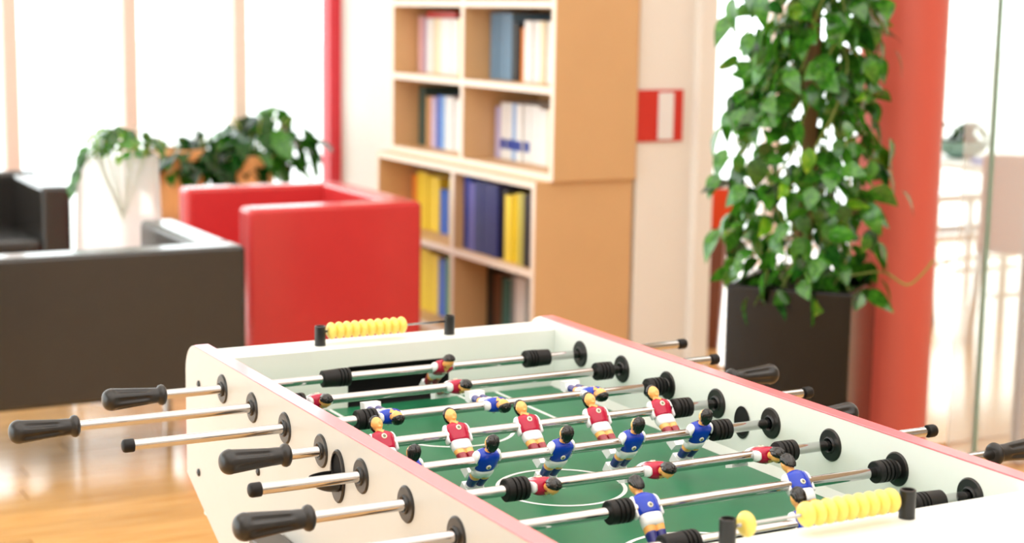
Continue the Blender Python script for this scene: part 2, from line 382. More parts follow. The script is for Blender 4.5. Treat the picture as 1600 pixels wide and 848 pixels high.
# right inner wall: flat dark oval painting the shade inside the opening
bm = NB(); bmesh.ops.create_circle(bm, cap_ends=True, segments=40, radius=1, matrix=Matrix.Translation((WO - .0012, -.524, .824)) @ Matrix.Rotation(pi / 2, 4, 'Y') @ Matrix.Diagonal((.027, .021, 1, 1)))
tfin('hole_shade_disc', bm, M['hole_shade'])
bm = NB(); n = 40
A = [bm.verts.new((WO - .0016, -.524 + .0215 * cos(2 * pi * i / n), .824 + .0275 * sin(2 * pi * i / n))) for i in range(n)]
B = [bm.verts.new((WO - .0016, -.524 + .019 * cos(2 * pi * i / n), .826 + .0245 * sin(2 * pi * i / n))) for i in range(n)]
for i in range(n): bm.faces.new((A[i], A[(i + 1) % n], B[(i + 1) % n], B[i]))
tfin('hole_rim', bm, M['blackp'])
ball_port(WO + WI, 1, -.524, .818, False)
for y, z in ((.138, .656), (-.176, .738), (.131, .821)):
    bm = NB(); lathe(bm, [(0, .0072), (-.002, .007), (-.0035, .004), (-.0038, .0015), (-.0025, .001)], 'x', 20, org=(0, y, z))
    tfin('bolt', bm, M['blackp'], smooth=True)
# legs
for x, s in ((-.028, -1), (WO + WI + .028, 1)):
    for y in (-.30, -.86):
        sy = .0 if y > -.5 else 0
        bm = NB(); prism(bm, [(y - .045, 0), (y + .045, 0), (y + .045, .60), (y + .02, .665), (y - .08, .665), (y - .045, .60)], x - .026, x + .026)
        tfin('leg', bm, M['greymetal'], bevel=.004, label='grey metal leg')
        bm = NB(); lathe(bm, [(x - .026, .009), (x - .031, .009), (x - .033, .006)], 'x', 12, org=(0, y, .64)); tfin('leg_bolt', bm, M['steel'])

# ---- shared meshes for rods
def LEAN(z): return max(0, -z - .018) * .22
def mesh_of(bm, m, smooth=True, sharp=None, lean=False):
    if lean:
        for v in bm.verts: v.co.y += LEAN(v.co.z)
    bmesh.ops.recalc_face_normals(bm, faces=bm.faces); me = bpy.data.meshes.new('m'); bm.to_mesh(me); bm.free(); me.materials.append(m)
    for p in me.polygons: p.use_smooth = smooth
    if sharp: me.set_sharp_from_angle(angle=radians(sharp))
    return me
def place(name, me, parent, loc=(0, 0, 0), rz=0, **k):
    o = bpy.data.objects.new(name, me); COL.objects.link(o); o.parent = parent; o.location = loc; o.rotation_euler = (0, 0, rz); me.name = name
    return tag(o, **k)
# handle: collar at x=0 (towards the table), body to x=+.106
def flute(t, a, r):
    if t < .026 or t > .092: return r
    e = min((t - .026) / .010, (.092 - t) / .010, 1); e = e * e * (3 - 2 * e)
    c = abs(((a * 6 / (2 * pi)) % 1) - .5) * 2           # 1 at ridge gap centre
    g = max(0, (c - .38) / .62)
    return r - .0030 * e * sin(g * pi / 2)
prof = [(0, .0085), (.0005, .013), (.003, .0165), (.007, .0178), (.011, .0165), (.0135, .0135), (.015, .0128)]
for k in range(22):
    t = .017 + (.092 - .017) * k / 21; prof.append((t, .0130 + .0058 * ((t - .017) / .075) ** 1.1))
for k in range(1, 9):
    a = pi / 2 * k / 8; prof.append((.092 + .016 * sin(a), .0188 * cos(a) ** .75 if k < 8 else 1e-6))
bm = NB(); lathe(bm, prof, 'x', 96, flute); ME_HANDLE = mesh_of(bm, M['blackp'], True, 50)
bm = NB(); lathe(bm, [(0, .0085), (0, .0098), (.001, .0103), (.013, .0103), (.016, .009), (.0175, .006), (.018, 1e-6)], 'x', 32); ME_CAP = mesh_of(bm, M['rubber'], True, 40)
def bump_prof(L):
    p = [(0, .0083), (0, .0148), (.0012, .0162)]
    a = L * .30
    p += [(a, .0165)]
    k = 3; st = (L - a - .002) / k
    for i in range(k):
        t = a + i * st
        p += [(t + .0006, .0142), (t + .0018, .0142), (t + .0026, .0166), (t + st - .0006, .0166)]
    p += [(L, .0155), (L, .0083)]
    return p
bm = NB(); lathe(bm, bump_prof(.034), 'x', 40); ME_BUMP = mesh_of(bm, M['rubber'], True, 40)
bm = NB(); lathe(bm, [(0, .0083), (0, .013), (.001, .0152), (.018, .0158), (.021, .0158)] + [(t + .021, r) for t, r in bump_prof(.031)[3:]], 'x', 40); ME_BUMPL = mesh_of(bm, M['rubber'], True, 40)

# ---- player meshes, facing +y, rod axis at origin
def mk_skin():
    bm = NB()
    # trunk core to neck to head
    HR = []
    for k in range(15):
        a = -pi / 2 + pi * k / 14; z = .0335 + .0118 * sin(a); c = max(.12, cos(a))
        wx = .0094 * c * (1.0 if z > .031 else .93); HR.append((z, .0008 if z < .031 else 0, wx, .0102 * c))
    loft(bm, [(-.020, 0, .012, .007), (-.010, 0, .013, .008), (.005, 0, .013, .008), (.014, 0, .011, .0075), (.018, 0, .0068, .0062), (.0205, .0004, .0058, .0058), (.025, .0008, .0056, .0058), (.028, .001, .006, .0064)])
    loft(bm, HR, 24)
    # nose, brow, chin, ears
    bmesh.ops.create_uvsphere(bm, u_segments=10, v_segments=8, radius=1, matrix=Matrix.Translation((0, .0096, .0322)) @ Matrix.Diagonal((.0016, .0022, .0026, 1)))
    bmesh.ops.create_uvsphere(bm, u_segments=12, v_segments=8, radius=1, matrix=Matrix.Translation((0, .0077, .0365)) @ Matrix.Diagonal((.0055, .0022, .0014, 1)))
    bmesh.ops.create_uvsphere(bm, u_segments=10, v_segments=8, radius=1, matrix=Matrix.Translation((0, .0072, .0254)) @ Matrix.Diagonal((.0034, .0026, .0024, 1)))
    bmesh.ops.create_uvsphere(bm, u_segments=10, v_segments=8, radius=1, matrix=Matrix.Translation((0, .0080, .0286)) @ Matrix.Diagonal((.0028, .0018, .0009, 1)))
    for s in (-1, 1):
        bmesh.ops.create_uvsphere(bm, u_segments=10, v_segments=8, radius=1, matrix=Matrix.Translation((s * .0088, -.0004, .0325)) @ Matrix.Diagonal((.0011, .0019, .0030, 1)))
        loft(bm, [(-.060, .001, .0060, .0062), (-.050, .0005, .0062, .0065), (-.040, .0004, .0070, .0074), (-.034, 0, .0080, .0084), (-.024, 0, .0086, .0088), (-.012, 0, .0080, .0080)], 20, 2.3, cx=s * .0073)
    for v in bm.verts: v.co.y += LEAN(v.co.z)
    me = bpy.data.meshes.new('t'); bm.to_mesh(me); bm.free()
    o = bpy.data.objects.new('t', me); COL.objects.link(o)
    rm = o.modifiers.new('r', 'REMESH'); rm.mode = 'VOXEL'; rm.voxel_size = .00075; rm.use_smooth_shade = True
    sm = o.modifiers.new('s', 'SMOOTH'); sm.factor = .5; sm.iterations = 2
    dg = bpy.context.evaluated_depsgraph_get(); m2 = bpy.data.meshes.new_from_object(o.evaluated_get(dg))
    bpy.data.objects.remove(o); m2.materials.clear(); m2.materials.append(M['skin'])
    for p in m2.polygons: p.use_smooth = True
    return m2
ME_SKIN = mk_skin()
def mk_hair():
    bm = NB(); n, mrow = 72, 22; R = []
    for j in range(mrow + 1):
        v = pi * j / mrow; ring = []
        for i in range(n):
            u = 2 * pi * i / n; d = Vector((sin(v) * cos(u), sin(v) * sin(u), cos(v)))
            # cap covers top and back; front/lower part dives inside the head
            k = d.dot(Vector((0, -.80, .60)).normalized())
            on = max(0, min(1, (k + .02) / .10)); rid = .09 * sin(d.x * 34 + d.z * 2) * on
            s = .78 + on * (.30 + rid)
            x, y, z = d.x * .0096 * s, d.y * .0104 * s - .0010, .0345 + d.z * .0126 * s
            x *= 1 + .13 * d.z; y -= .0012 * on * max(0, d.z)
            if d.z < 0: z -= .0030 * on * (-d.z) ; y *= 1 + .05 * on
            ring.append(bm.verts.new((x, y, z)))
        R.append(ring)
    for A, B in zip(R, R[1:]):
        for i in range(n): bm.faces.new((A[i], A[(i + 1) % n], B[(i + 1) % n], B[i]))
    bmesh.ops.remove_doubles(bm, verts=bm.verts, dist=1e-6)
    return mesh_of(bm, M['hair'])
ME_HAIR = mk_hair()
def mk_jersey(m):
    bm = NB()
    loft(bm, [(-.0135, 0, .0150, .0100), (-.0128, 0, .0166, .0112), (-.0100, 0, .0172, .0116), (-.004, 0, .0186, .0120), (.003, .0004, .0198, .0125), (.009, .0006, .0202, .0126), (.0135, .0003, .0188, .0116), (.0165, 0, .0140, .0096), (.0185, -.0003, .0098, .0080), (.0192, -.0005, .0070, .0066)], 36, 2.5)
    # belly crease relief
    for v in bm.verts:
        if v.co.y > .004 and -.006 < v.co.z < .002: v.co.y += .0006 * cos(v.co.x * 420)
    return mesh_of(bm, m)
ME_J = {'red': mk_jersey(M['red']), 'blue': mk_jersey(M['blue'])}
def mk_neckline():
    bm = NB(); rows = []
    for z, w, y in ((.0198, .0062, .0072), (.0182, .0050, .0090), (.0165, .0037, .0104), (.0145, .0020, .0118), (.0125, .0003, .0128)):
        rows.append([bm.verts.new((x, yy, z)) for yy in (y, y - .002) for x in (-w, 0, w)])
    for A, B in zip(rows, rows[1:]):
        for q in (0, 1): bm.faces.new((A[q], A[q + 1], B[q + 1], B[q]))
        bm.faces.new((A[0], B[0], B[3], A[3])); bm.faces.new((A[2], A[5], B[5], B[2]))
    return mesh_of(bm, M['skin'])
ME_NECK = mk_neckline()
def mk_sleeve(s):
    bm = NB()
    loft(bm, [(-.0150, .000, .0010, .0030), (-.0140, .0006, .0030, .0058), (-.0080, .0006, .0030, .0066), (0, .0002, .0033, .0078), (.008, 0, .0034, .0084), (.0128, 0, .0034, .0078), (.0160, 0, .0030, .0056), (.0172, 0, .0010, .0024)], 20, 2.2, cx=s * .0196)
    for v in bm.verts:
        v.co.x -= s * max(0, (v.co.z - .006)) * .28
    return mesh_of(bm, M['pwhite'])
ME_SL = [mk_sleeve(-1), mk_sleeve(1)]
def mk_shorts():
    bm = NB()
    loft(bm, [(-.0300, 0, .0140, .0086), (-.0290, 0, .0158, .0104), (-.0240, 0, .0166, .0112), (-.0180, 0, .0168, .0112), (-.0125, 0, .0160, .0106)], 32, 2.6)
    for v in bm.verts:                       # leg gap
        if abs(v.co.x) < .004: v.co.y *= 1 - .16 * (1 - abs(v.co.x) / .004) * min(1, max(0, (-v.co.z - .014) / .012))
    return mesh_of(bm, M['pwhite'], lean=True)
ME_SH = mk_shorts()
def mk_socks(m):
    bm = NB()
    for s in (-1, 1):
        loft(bm, [(-.0600, .001, .0066, .0070), (-.052, .0006, .0070, .0074), (-.045, .0004, .0074, .0078), (-.0395, .0003, .0080, .0084), (-.0375, .0003, .0082, .0086), (-.0368, .0003, .0074, .0078)], 20, 2.2, cx=s * .0074)
    return mesh_of(bm, m, lean=True)
ME_SO = {'red': mk_socks(M['dred']), 'blue': mk_socks(M['navy'])}
def mk_foot():
    bm = NB()
    for s in (-1, 1):
        loft(bm, [(-.0620, .0005, .0074, .0078), (-.0575, .0005, .0078, .0084), (-.0555, .0004, .0072, .0076)], 16, 2.2, cx=s * .0074)
    box(bm, -.0150, .0150, -.0085, .0125, -.0780, -.0605)
    for v in bm.verts:
        if v.co.z < -.077: v.co.y *= .8
    me = mesh_of(bm, M['pwhite'], True, 40, lean=True); return me
ME_FT = mk_foot()
def mk_disc(y, z, r, back, tilt):
    bm = NB(); s = -1 if back else 1; n = 24
    O = Matrix.Translation((0, s * y, z)) @ Matrix.Rotation(s * tilt, 4, 'X')
    rings = []
    for rr, d in ((r, -.0010), (r, .0005), (r * .8, .0009), (1e-6, .0009)):
        rings.append([bm.verts.new(O @ Vector((rr * cos(2 * pi * i / n), s * d, rr * sin(2 * pi * i / n)))) for i in range(n)])
    for A, B in zip(rings, rings[1:]):
        for i in range(n): bm.faces.new((A[i], A[(i + 1) % n], B[(i + 1) % n], B[i]))
    return bm
ME_BD = [mesh_of(mk_disc(.0126, .0060, .0045, False, .0), M['badge']), mesh_of(mk_disc(.0124, -.0035, .0040, True, .0), M['badge'])]
ME_BI = [mesh_of(mk_disc(.0133, .0060, .0024, False, .0), M['badgein']), mesh_of(mk_disc(.0131, -.0035, .0022, True, .0), M['badgein'])]
def player(rod, x, team):
    rz = pi if team == 'red' else 0
    p = place('player_figure', ME_SKIN, rod, (x, 0, 0), rz)
    if team == 'red': p['label'] = 'moulded player in crimson jersey with white sleeves and shorts'
    else: p['label'] = 'moulded player in blue jersey with white sleeves and shorts'
    place('hair', ME_HAIR, p); place('jersey', ME_J[team], p)
    for m_ in ME_SL: place('sleeve', m_, p)
    place('neckline', ME_NECK, p); place('shorts', ME_SH, p); place('socks', ME_SO[team], p); place('foot_block', ME_FT, p)
    for b in ME_BD: place('badge', b, p)
    for b in ME_BI: place('badge_center', b, p)
    return p
RODS = [
 # i, team, men, theta, left end (x, handle?), right end, bumpers (x0, long?, flip)
 (1, 'red', [.420], 60, (-.103, True), (.948, False), [(.183, 'L', 0), (.647, 'L', 1)], 'chromed rod nearest the far goal, carrying the single crimson goalkeeper'),
 (2, 'red', [.116, .376], 79, (-.287, True), (.920, False), [(.056, 'S', 0), (.694, 'S', 1)], 'chromed rod with two crimson defenders, handle reaching furthest left'),
 (3, 'blue', [.177, .371, .560], 79, (-.243, False), (.853, True), [(.120, 'S', 0), (.674, 'S', 0)], 'chromed rod with three blue players lying face up, third from far end'),
 (4, 'red', [.100, .226, .352, .480, .604], -43, (-.052, True), (.905, False), [(.044, 'S', 0), (.662, 'S', 1)], 'chromed rod with five crimson players facing the camera'),
 (5, 'blue', [.072, .198, .324, .450, .576], 28, (-.152, False), (.787, True), [(.016, 'S', 0), (.634, 'S', 1)], 'chromed rod with five blue players seen from behind'),
 (6, 'red', [.206, .395, .589], 79, (-.135, True), (.915, False), [(.148, 'S', 0), (.647, 'S', 1)], 'chromed rod with three crimson players tipped face down'),
 (7, 'blue', [.282, .537], -48, (-.215, False), (.906, True), [(.222, 'S', 0), (.675, 'S', 0)], 'chromed rod with two blue players leaning forward, second from near end'),
 (8, 'blue', [.430], -30, (-.16, False), (.90, True), [(.207, 'L', 0), (.664, 'L', 1)], 'chromed rod nearest the camera with the lone blue goalkeeper'),
]
for i, team, men, th, (xl, hl), (xr, hr), bumps, lab in RODS:
    rod = empty('foosball_rod', (.372, -.15 * (i - 1), ZR), (radians(th), 0, 0), label=lab, cat='foosball rod', group='player rods of the foosball table')
    bm = NB(); lathe(bm, [(xl - .372, .0076), (xl - .372 + .0005, .0079), (xr - .372 - .0005, .0079), (xr - .372, .0076)], 'x', 36)
    fin('bar', bm, M['chrome'], rod, smooth=True, auto=True)
    for (xe, has, sg) in ((xl, hl, -1), (xr, hr, 1)):
        me = ME_HANDLE if has else ME_CAP
        place('handle' if has else 'end_cap', me, rod, (xe - .372 - (sg * .002), 0, 0), 0 if sg > 0 else pi)
    for x, kd, fl_ in bumps:
        place('bumper', ME_BUMPL if kd == 'L' else ME_BUMP, rod, (x - .372, 0, 0), pi if fl_ else 0)
    for x in men: player(rod, x - .372, team)

# ---- bead counters on both end boards
def counter(xa, xb, y, beads, r, label, ph=.037):
    c = empty('score_counter', ((xa + xb) / 2, y, ZT - .016), label=label, cat='score counter', group='bead score counters on the table ends')
    ox = (xa + xb) / 2
    for x in (xa, xb):
        bm = NB(); lathe(bm, [(0, .0103), (ph - .001, .0103), (ph, .0095), (ph, .0078), (ph - .004, .0075), (ph - .004, 1e-6)], 'z', 28, org=(x - ox, 0, 0))
        fin('post', bm, M['blackp'], c, smooth=True, auto=True)
    bm = NB(); tube(bm, (xa - ox + .008, 0, ph * .70), (xb - ox - .008, 0, ph * .70), .0022, 12); fin('wire', bm, M['steel'], c, smooth=True)
    n = 10; L = .0158
    P = [(-L / 2 * 1.04, .0026)] + [(-L / 2 * 1.04 + L * 1.04 * k / 10, .0088 + (r - .0088) * sin(pi * k / 10) ** .8) for k in range(11)] + [(L / 2 * 1.04, .0026)]
    bm = NB(); lathe(bm, P, 'x', 32); me = mesh_of(bm, M['yellow'], True)
    for x in beads: place('bead', me, c, (x - ox, 0, ph * .70))
counter(.2375, .506, .142, [.2600 + .0160 * k for k in range(10)], .0162, 'yellow bead counter on the far end board, all beads pushed left')
counter(.2235, .500, -1.163, [.2505] + [.3400 + .0166 * k for k in range(9)], .0158, 'yellow bead counter on the near end board, one bead left apart')

# ================================================================== lounge chairs
def cube_chair(name, label, cat, x0, x1, y0, y1, z0, z1, face, m, t=.13, group=None):
    """square club chair; face '+y','-y','-x' : open side"""
    o = empty(name, ((x0 + x1) / 2, (y0 + y1) / 2, 0), label=label, cat=cat, group=group)
    cx, cy = (x0 + x1) / 2, (y0 + y1) / 2
    def b(n, a0, a1, b0, b1, c0, c1, mm=m, bev=.022): return bx(n, (a0 - cx, a1 - cx, b0 - cy, b1 - cy, c0, c1), mm, o, bevel=bev, seg=4)
    zs = z0 + .12; zc = zs + .13
    b('seat_base', x0 + .004, x1 - .004, y0 + .004, y1 - .004, z0, zs, bev=.012)
    if face == '+y':
        b('backrest', x0, x1, y0, y0 + t, z0 + .002, z1, bev=.016); b('arm', x0, x0 + t, y0 + t, y1, z0 + .002, z1); b('arm', x1 - t, x1, y0 + t, y1, z0 + .002, z1)
        b('seat_cushion', x0 + t, x1 - t, y0 + t, y1, zs, zc)
    elif face == '-y':
        b('backrest', x0, x1, y1 - t, y1, z0 + .002, z1 + .01); b('arm', x0, x0 + t, y0, y1 - t, z0 + .002, z1); b('arm', x1 - t, x1, y0, y1 - t, z0 + .002, z1)
        b('seat_cushion', x0 + t, x1 - t, y0, y1 - t, zs, zc)
    else:
        b('backrest', x1 - t, x1 - .001, y0 + t, y1 - t, z0 + .002, z1, bev=.012); b('arm', x0, x1, y0, y0 + t, z0 + .002, z1); b('arm', x0, x1, y1 - t, y1, z0 + .002, z1)
        b('seat_cushion', x0, x1 - t, y0 + t, y1 - t, zs, zc)
    for sx in (x0 + .05, x1 - .05):
        for sy in (y0 + .05, y1 - .05):
            bm = NB(); tube(bm, (sx - cx, sy - cy, 0), (sx - cx, sy - cy, z0 + .01), .018, 16); fin('leg', bm, M['chrome'], o, smooth=True, auto=True)
    return o
cube_chair('armchair', 'wide black leather cube armchair with its back to the camera', 'armchair', .02, .90, 2.42, 3.20, .245, .722, '+y', M['leather'])
cube_chair('armchair', 'red leather cube armchair in front of the bookcase', 'armchair', 1.17, 1.885, 3.15, 4.02, .205, .748, '-x', M['redleather'], t=.12)
cube_chair('armchair', 'black leather armchair by the windows at the far left', 'armchair', .0, .87, 4.6, 5.35, .22, .70, '-y', M['leather'])

# ================================================================== bookcase
def bookcase_unit(name, label, xf, xb, ya, yd, yb, zs, top_t):
    o = empty(name, ((xf + xb) / 2, (ya + yb) / 2, zs[0]), label=label, cat='bookcase', group='stacked bookcase units')
    ox, oy, oz = (xf + xb) / 2, (ya + yb) / 2, zs[0]; t = .028
    def b(n, a0, a1, b0, b1, c0, c1, m=M['mdf']): return bx(n, (a0 - ox, a1 - ox, b0 - oy, b1 - oy, c0 - oz, c1 - oz), m, o, bevel=.0015)
    z0, z1 = zs[0], zs[-1]
    b('side_panel', xf, xb, ya, ya + t, z0, z1); b('side_panel', xf, xb, yb - t, yb, z0, z1); b('divider', xf + .002, xb - .01, yd - t / 2, yd + t / 2, z0, z1 - .002)
    b('back_panel', xb - .012, xb - .002, ya + t, yb - t, z0, z1)
    for k, z in enumerate(zs):
        zz0, zz1 = z, z + t
        if k == len(zs) - 1: zz0, zz1 = z - t, z
        b('shelf', xf + .001, xb - .012, ya + t, yd - t / 2, zz0, zz1); b('shelf', xf + .001, xb - .012, yd + t / 2, yb - t, zz0, zz1)
    # pale strips painting the overexposure of the front edges
    bm = NB(); e = .003
    for yy0, yy1 in ((ya, ya + t), (yd - t / 2, yd + t / 2), (yb - t, yb)): box(bm, xf - e - ox, xf - ox, yy0 - oy, yy1 - oy, 0, z1 - z0)
    for k, z in enumerate(zs):
        zz0, zz1 = (z, z + t) if k < len(zs) - 1 else (z - t, z)
        for yy0, yy1 in ((ya + t, yd - t / 2), (yd + t / 2, yb - t)): box(bm, xf - e - ox, xf - ox, yy0 - oy, yy1 - oy, zz0 - oz, zz1 - oz)
    fin('bright_front_edge', bm, M['shelfedge'], o, label='front edges painted pale with overexposure')
    return o
bookcase_unit('bookcase', 'lower, deeper unit of the beech bookcase standing on the floor', 2.25, 2.695, 2.90, 3.62, 4.42, (.09, .455, .835), 0)
bx('plinth', (2.29 - 2.4725, 2.69 - 2.4725, 2.93 - 3.66, 4.39 - 3.66, -.09, 0), M['mdf'], bpy.data.objects['bookcase'])
bookcase_unit('bookcase', 'upper unit of the beech bookcase resting on the deeper one', 2.315, 2.695, 2.88, 3.67, 4.40, (.835, 1.172, 1.503, 1.84, 2.17), 0)
BC = {'white': (.93, .93, .93), 'cream': (.93, .88, .76), 'grey': (.60, .64, .66), 'lilac': (.74, .70, .84), 'steel blue': (.42, .55, .66), 'black': (.10, .10, .11),
      'pink': (.90, .72, .72), 'tan': (.80, .62, .42), 'dark green': (.22, .32, .30), 'blue': (.18, .40, .80), 'light blue': (.55, .70, .88), 'navy': (.03, .08, .40), 'yellow': (.95, .84, .25),
      'pale yellow': (.96, .92, .60), 'olive': (.72, .68, .30), 'orange': (.92, .55, .22), 'green': (.35, .62, .25), 'teal': (.25, .48, .46), 'brown': (.42, .28, .2), 'red': (.72, .16, .14), 'royal blue': (.12, .25, .62), 'purple': (.35, .34, .66)}
BM = {k: mat('cover_' + k.replace(' ', '_'), v, .45, noise=.05, nscale=25) for k, v in BC.items()}
def book(x, yc, z, th, h, d, c, label, group, tilt=0, band=None):
    o = empty('book', (x, yc, z), (tilt, 0, 0), label=label, cat='book', group=group)
    bm = NB(); t = .003; a = th / 2
    box(bm, 0, t, -a, a, 0, h); box(bm, t, d, -a, -a + t, 0, h); box(bm, t, d, a - t, a, 0, h)
    fin('cover', bm, BM[c], o)
    bx('pages', (t, d - .006, -a + t, a - t, .004, h - .004), M['page'], o)
    if band: bx('spine_label', (-.0008, 0, -a * .96, a * .96, h * .18, h * .36), BM[band], o)
ORD = ['first', 'second', 'third', 'fourth', 'fifth', 'sixth', 'seventh', 'eighth', 'ninth', 'tenth', 'eleventh', 'twelfth', 'thirteenth', 'fourteenth', 'fifteenth', 'sixteenth', 'seventeenth', 'eighteenth']
def fill(comp, xf, ya, yb, z, spec, deep=.12):
    """books from the far (left) end towards the near (right) end"""
    tot = sum(s[1] for s in spec) + .0015 * len(spec); k = (yb - ya - .03) / tot; y = yb - .008
    for n, s in enumerate(spec):
        c, th, h = s[:3]; th *= k; band = s[3] if len(s) > 3 else None
        book(xf + deep + random.uniform(-.006, .010), y - th / 2, z, th, h, random.uniform(.17, .21), c,
             '%s book, %s from the left in the %s' % (c, ORD[n], comp), 'books in the ' + comp, 0, band)
        y -= th + .0015 * k
t = .028
fill('top left visible compartment of the bookcase', 2.315, 3.69, 4.365, 1.20, [('pink', .03, .26), ('lilac', .03, .25), ('white', .05, .25), ('cream', .05, .25), ('white', .05, .25), ('white', .04, .25), ('white', .05, .25), ('pale yellow', .04, .25), ('cream', .03, .25), ('grey', .05, .27), ('grey', .05, .26)])
fill('top right visible compartment of the bookcase', 2.315, 2.912, 3.652, 1.20, [('steel blue', .05, .28), ('steel blue', .05, .28), ('steel blue', .05, .28), ('black', .04, .24), ('orange', .03, .22), ('white', .05, .25), ('white', .05, .25), ('cream', .03, .25), ('white', .05, .25), ('pale yellow', .04, .25), ('white', .04, .25), ('pink', .05, .25)])
fill('second row left compartment of the bookcase', 2.315, 3.69, 4.365, .863, [('dark green', .05, .27), ('tan', .03, .23), ('pink', .03, .23), ('lilac', .03, .23), ('blue', .03, .24), ('light blue', .03, .24), ('white', .05, .24), ('white', .05, .23), ('white', .05, .24), ('white', .05, .23), ('white', .05, .24)])
fill('second row right compartment of the bookcase', 2.315, 2.912, 3.652, .863, [('lilac', .03, .22), ('white', .03, .24, 'royal blue'), ('white', .03, .24, 'royal blue'), ('light blue', .03, .24, 'royal blue'), ('white', .03, .24, 'royal blue'), ('white', .03, .24, 'royal blue'), ('white', .05, .24), ('white', .05, .23), ('cream', .04, .23), ('orange', .04, .23), ('steel blue', .04, .21), ('lilac', .04, .19)], 0.15)
fill('third row left compartment of the bookcase', 2.25, 3.64, 4.385, .483, [('orange', .04, .24), ('yellow', .06, .26), ('yellow', .06, .25), ('blue', .06, .20), ('pale yellow', .06, .26), ('yellow', .05, .27), ('pale yellow', .05, .27)], 0.16)
fill('third row right compartment of the bookcase', 2.25, 2.932, 3.602, .483, [('royal blue', .05, .31), ('purple', .05, .29), ('navy', .06, .30), ('navy', .06, .30), ('navy', .06, .30), ('black', .05, .29), ('yellow', .05, .27), ('yellow', .05, .28), ('olive', .04, .29), ('black', .05, .29), ('dark green', .03, .27)], 0.035)
fill('bottom left compartment of the bookcase', 2.25, 3.64, 4.385, .118, [('brown', .05, .28), ('orange', .05, .28), ('yellow', .07, .28), ('yellow', .06, .27), ('blue', .05, .26), ('green', .04, .28), ('white', .06, .28), ('pink', .05, .29)])
fill('bottom right compartment of the bookcase', 2.25, 2.932, 3.602, .118, [('black', .04, .28), ('brown', .04, .26), ('teal', .04, .25), ('grey', .04, .27), ('white', .05, .27), ('grey', .04, .28), ('white', .05, .27), ('blue', .05, .28), ('lilac', .04, .28)], 0.16)
# a red book lying across the tops
bm = NB(); box(bm, 0, .16, -.15, .15, 0, .028); o = fin('book', bm, BM['red'], label='red book lying flat on the books of the top left compartment', cat='book', bevel=.002); o.location = (2.43, 4.12, 1.4525)
# red wall plate with a white rounded panel
sg = empty('wall_sign', (2.795, 2.899, 1.085), label='red wall plate with a white rounded panel beside the bookcase', cat='sign')
bx('plate', (-.125, .127, -.008, 0, -.105, .102), M['signred'], sg, bevel=.002)
bx('white_panel', (.005, .078, -.016, -.008, -.098, .092), M['pwhite'], sg, bevel=.006)

# ================================================================== round column
bm = NB(); lathe(bm, [(0, .135), (2.95, .135)], 'z', 64, org=(2.785, 1.452, 0))
fin('column', bm, M['column'], smooth=True, auto=True, label='round coral red structural column behind the black planter', cat='column')

# ================================================================== plants
def leaf_mesh(L, W, m, curl=.25, lobes=False):
    bm = NB(); n = 8; rows = []
    for i in range(n + 1):
        s = i / n
        wd = W * (sin(pi * min(1, s * 1.0)) ** .75) * (1.25 - .75 * s)
        if lobes: wd *= 1 + .25 * sin(s * 19)
        if i in (0, n): wd = .0005
        z = -curl * L * s * s
        rows.append([bm.verts.new((-wd, s * L, z + .12 * wd)), bm.verts.new((0, s * L, z - .02 * W)), bm.verts.new((wd, s * L, z + .12 * wd))])
    for A, B in zip(rows, rows[1:]):
        bm.faces.new((A[0], A[1], B[1], B[0])); bm.faces.new((A[1], A[2], B[2], B[1]))
    me = bpy.data.meshes.new('leaf'); bm.to_mesh(me); bm.free(); me.materials.append(m)
    for p in me.polygons: p.use_smooth = True
    return me
LV = [leaf_mesh(.090, .034, M['leaf1'], .3), leaf_mesh(.082, .032, M['leaf3'], .35), leaf_mesh(.085, .030, M['leaf2'], .3), leaf_mesh(.105, .037, M['leaf1'], .45)]
def put_leaf(parent, loc, out, droop, k, sc=1.0, twist=0):
    o = bpy.data.objects.new('leaf', LV[k]); COL.objects.link(o); o.parent = parent
    d = Vector(out).normalized(); yaw = math.atan2(-d.x, d.y)
    o.matrix_local = Matrix.Translation(loc) @ Matrix.Rotation(yaw, 4, 'Z') @ Matrix.Rotation(-droop, 4, 'X') @ Matrix.Rotation(twist, 4, 'Y') @ Matrix.Scale(sc, 4)
    return o
# main plant in the black square planter
a0 = math.atan2(-.302, .235)
pc = Vector((2.295, 1.30, 0))
pln = empty('planter', pc, (0, 0, a0), label='tall black square planter in front of the coral column', cat='planter')
w2 = .190
bm = NB(); hgt = .690; th = .022
O1 = [(-w2, -w2), (w2, -w2), (w2, w2), (-w2, w2)]; I1 = [(x * (1 - th / w2), y * (1 - th / w2)) for x, y in O1]
def ring(pts, z): return [bm.verts.new((x, y, z)) for x, y in pts]
a = ring(O1, 0); b = ring(O1, hgt); c = ring(I1, hgt); d = ring(I1, hgt - .06)
for A, B in ((a, b), (b, c), (c, d)):
    for i in range(4): bm.faces.new((A[i], A[(i + 1) % 4], B[(i + 1) % 4], B[i]))
bm.faces.new(a); bm.faces.new(d)
fin('pot', bm, M['planter'], pln, bevel=.012, seg=3)
bx('soil', (-w2 + .025, w2 - .025, -w2 + .025, w2 - .025, hgt - .06, hgt - .035), M['soil'], pln)
pp = empty('climbing_plant', (pc.x, pc.y, .66), label='lush climbing plant with heart shaped leaves growing from the black planter', cat='plant')
bm = NB(); tube(bm, (0, 0, 0), (0, 0, 1.25), .022, 14); fin('moss_pole', bm, M['stem'], pp, smooth=True)
random.seed(11)
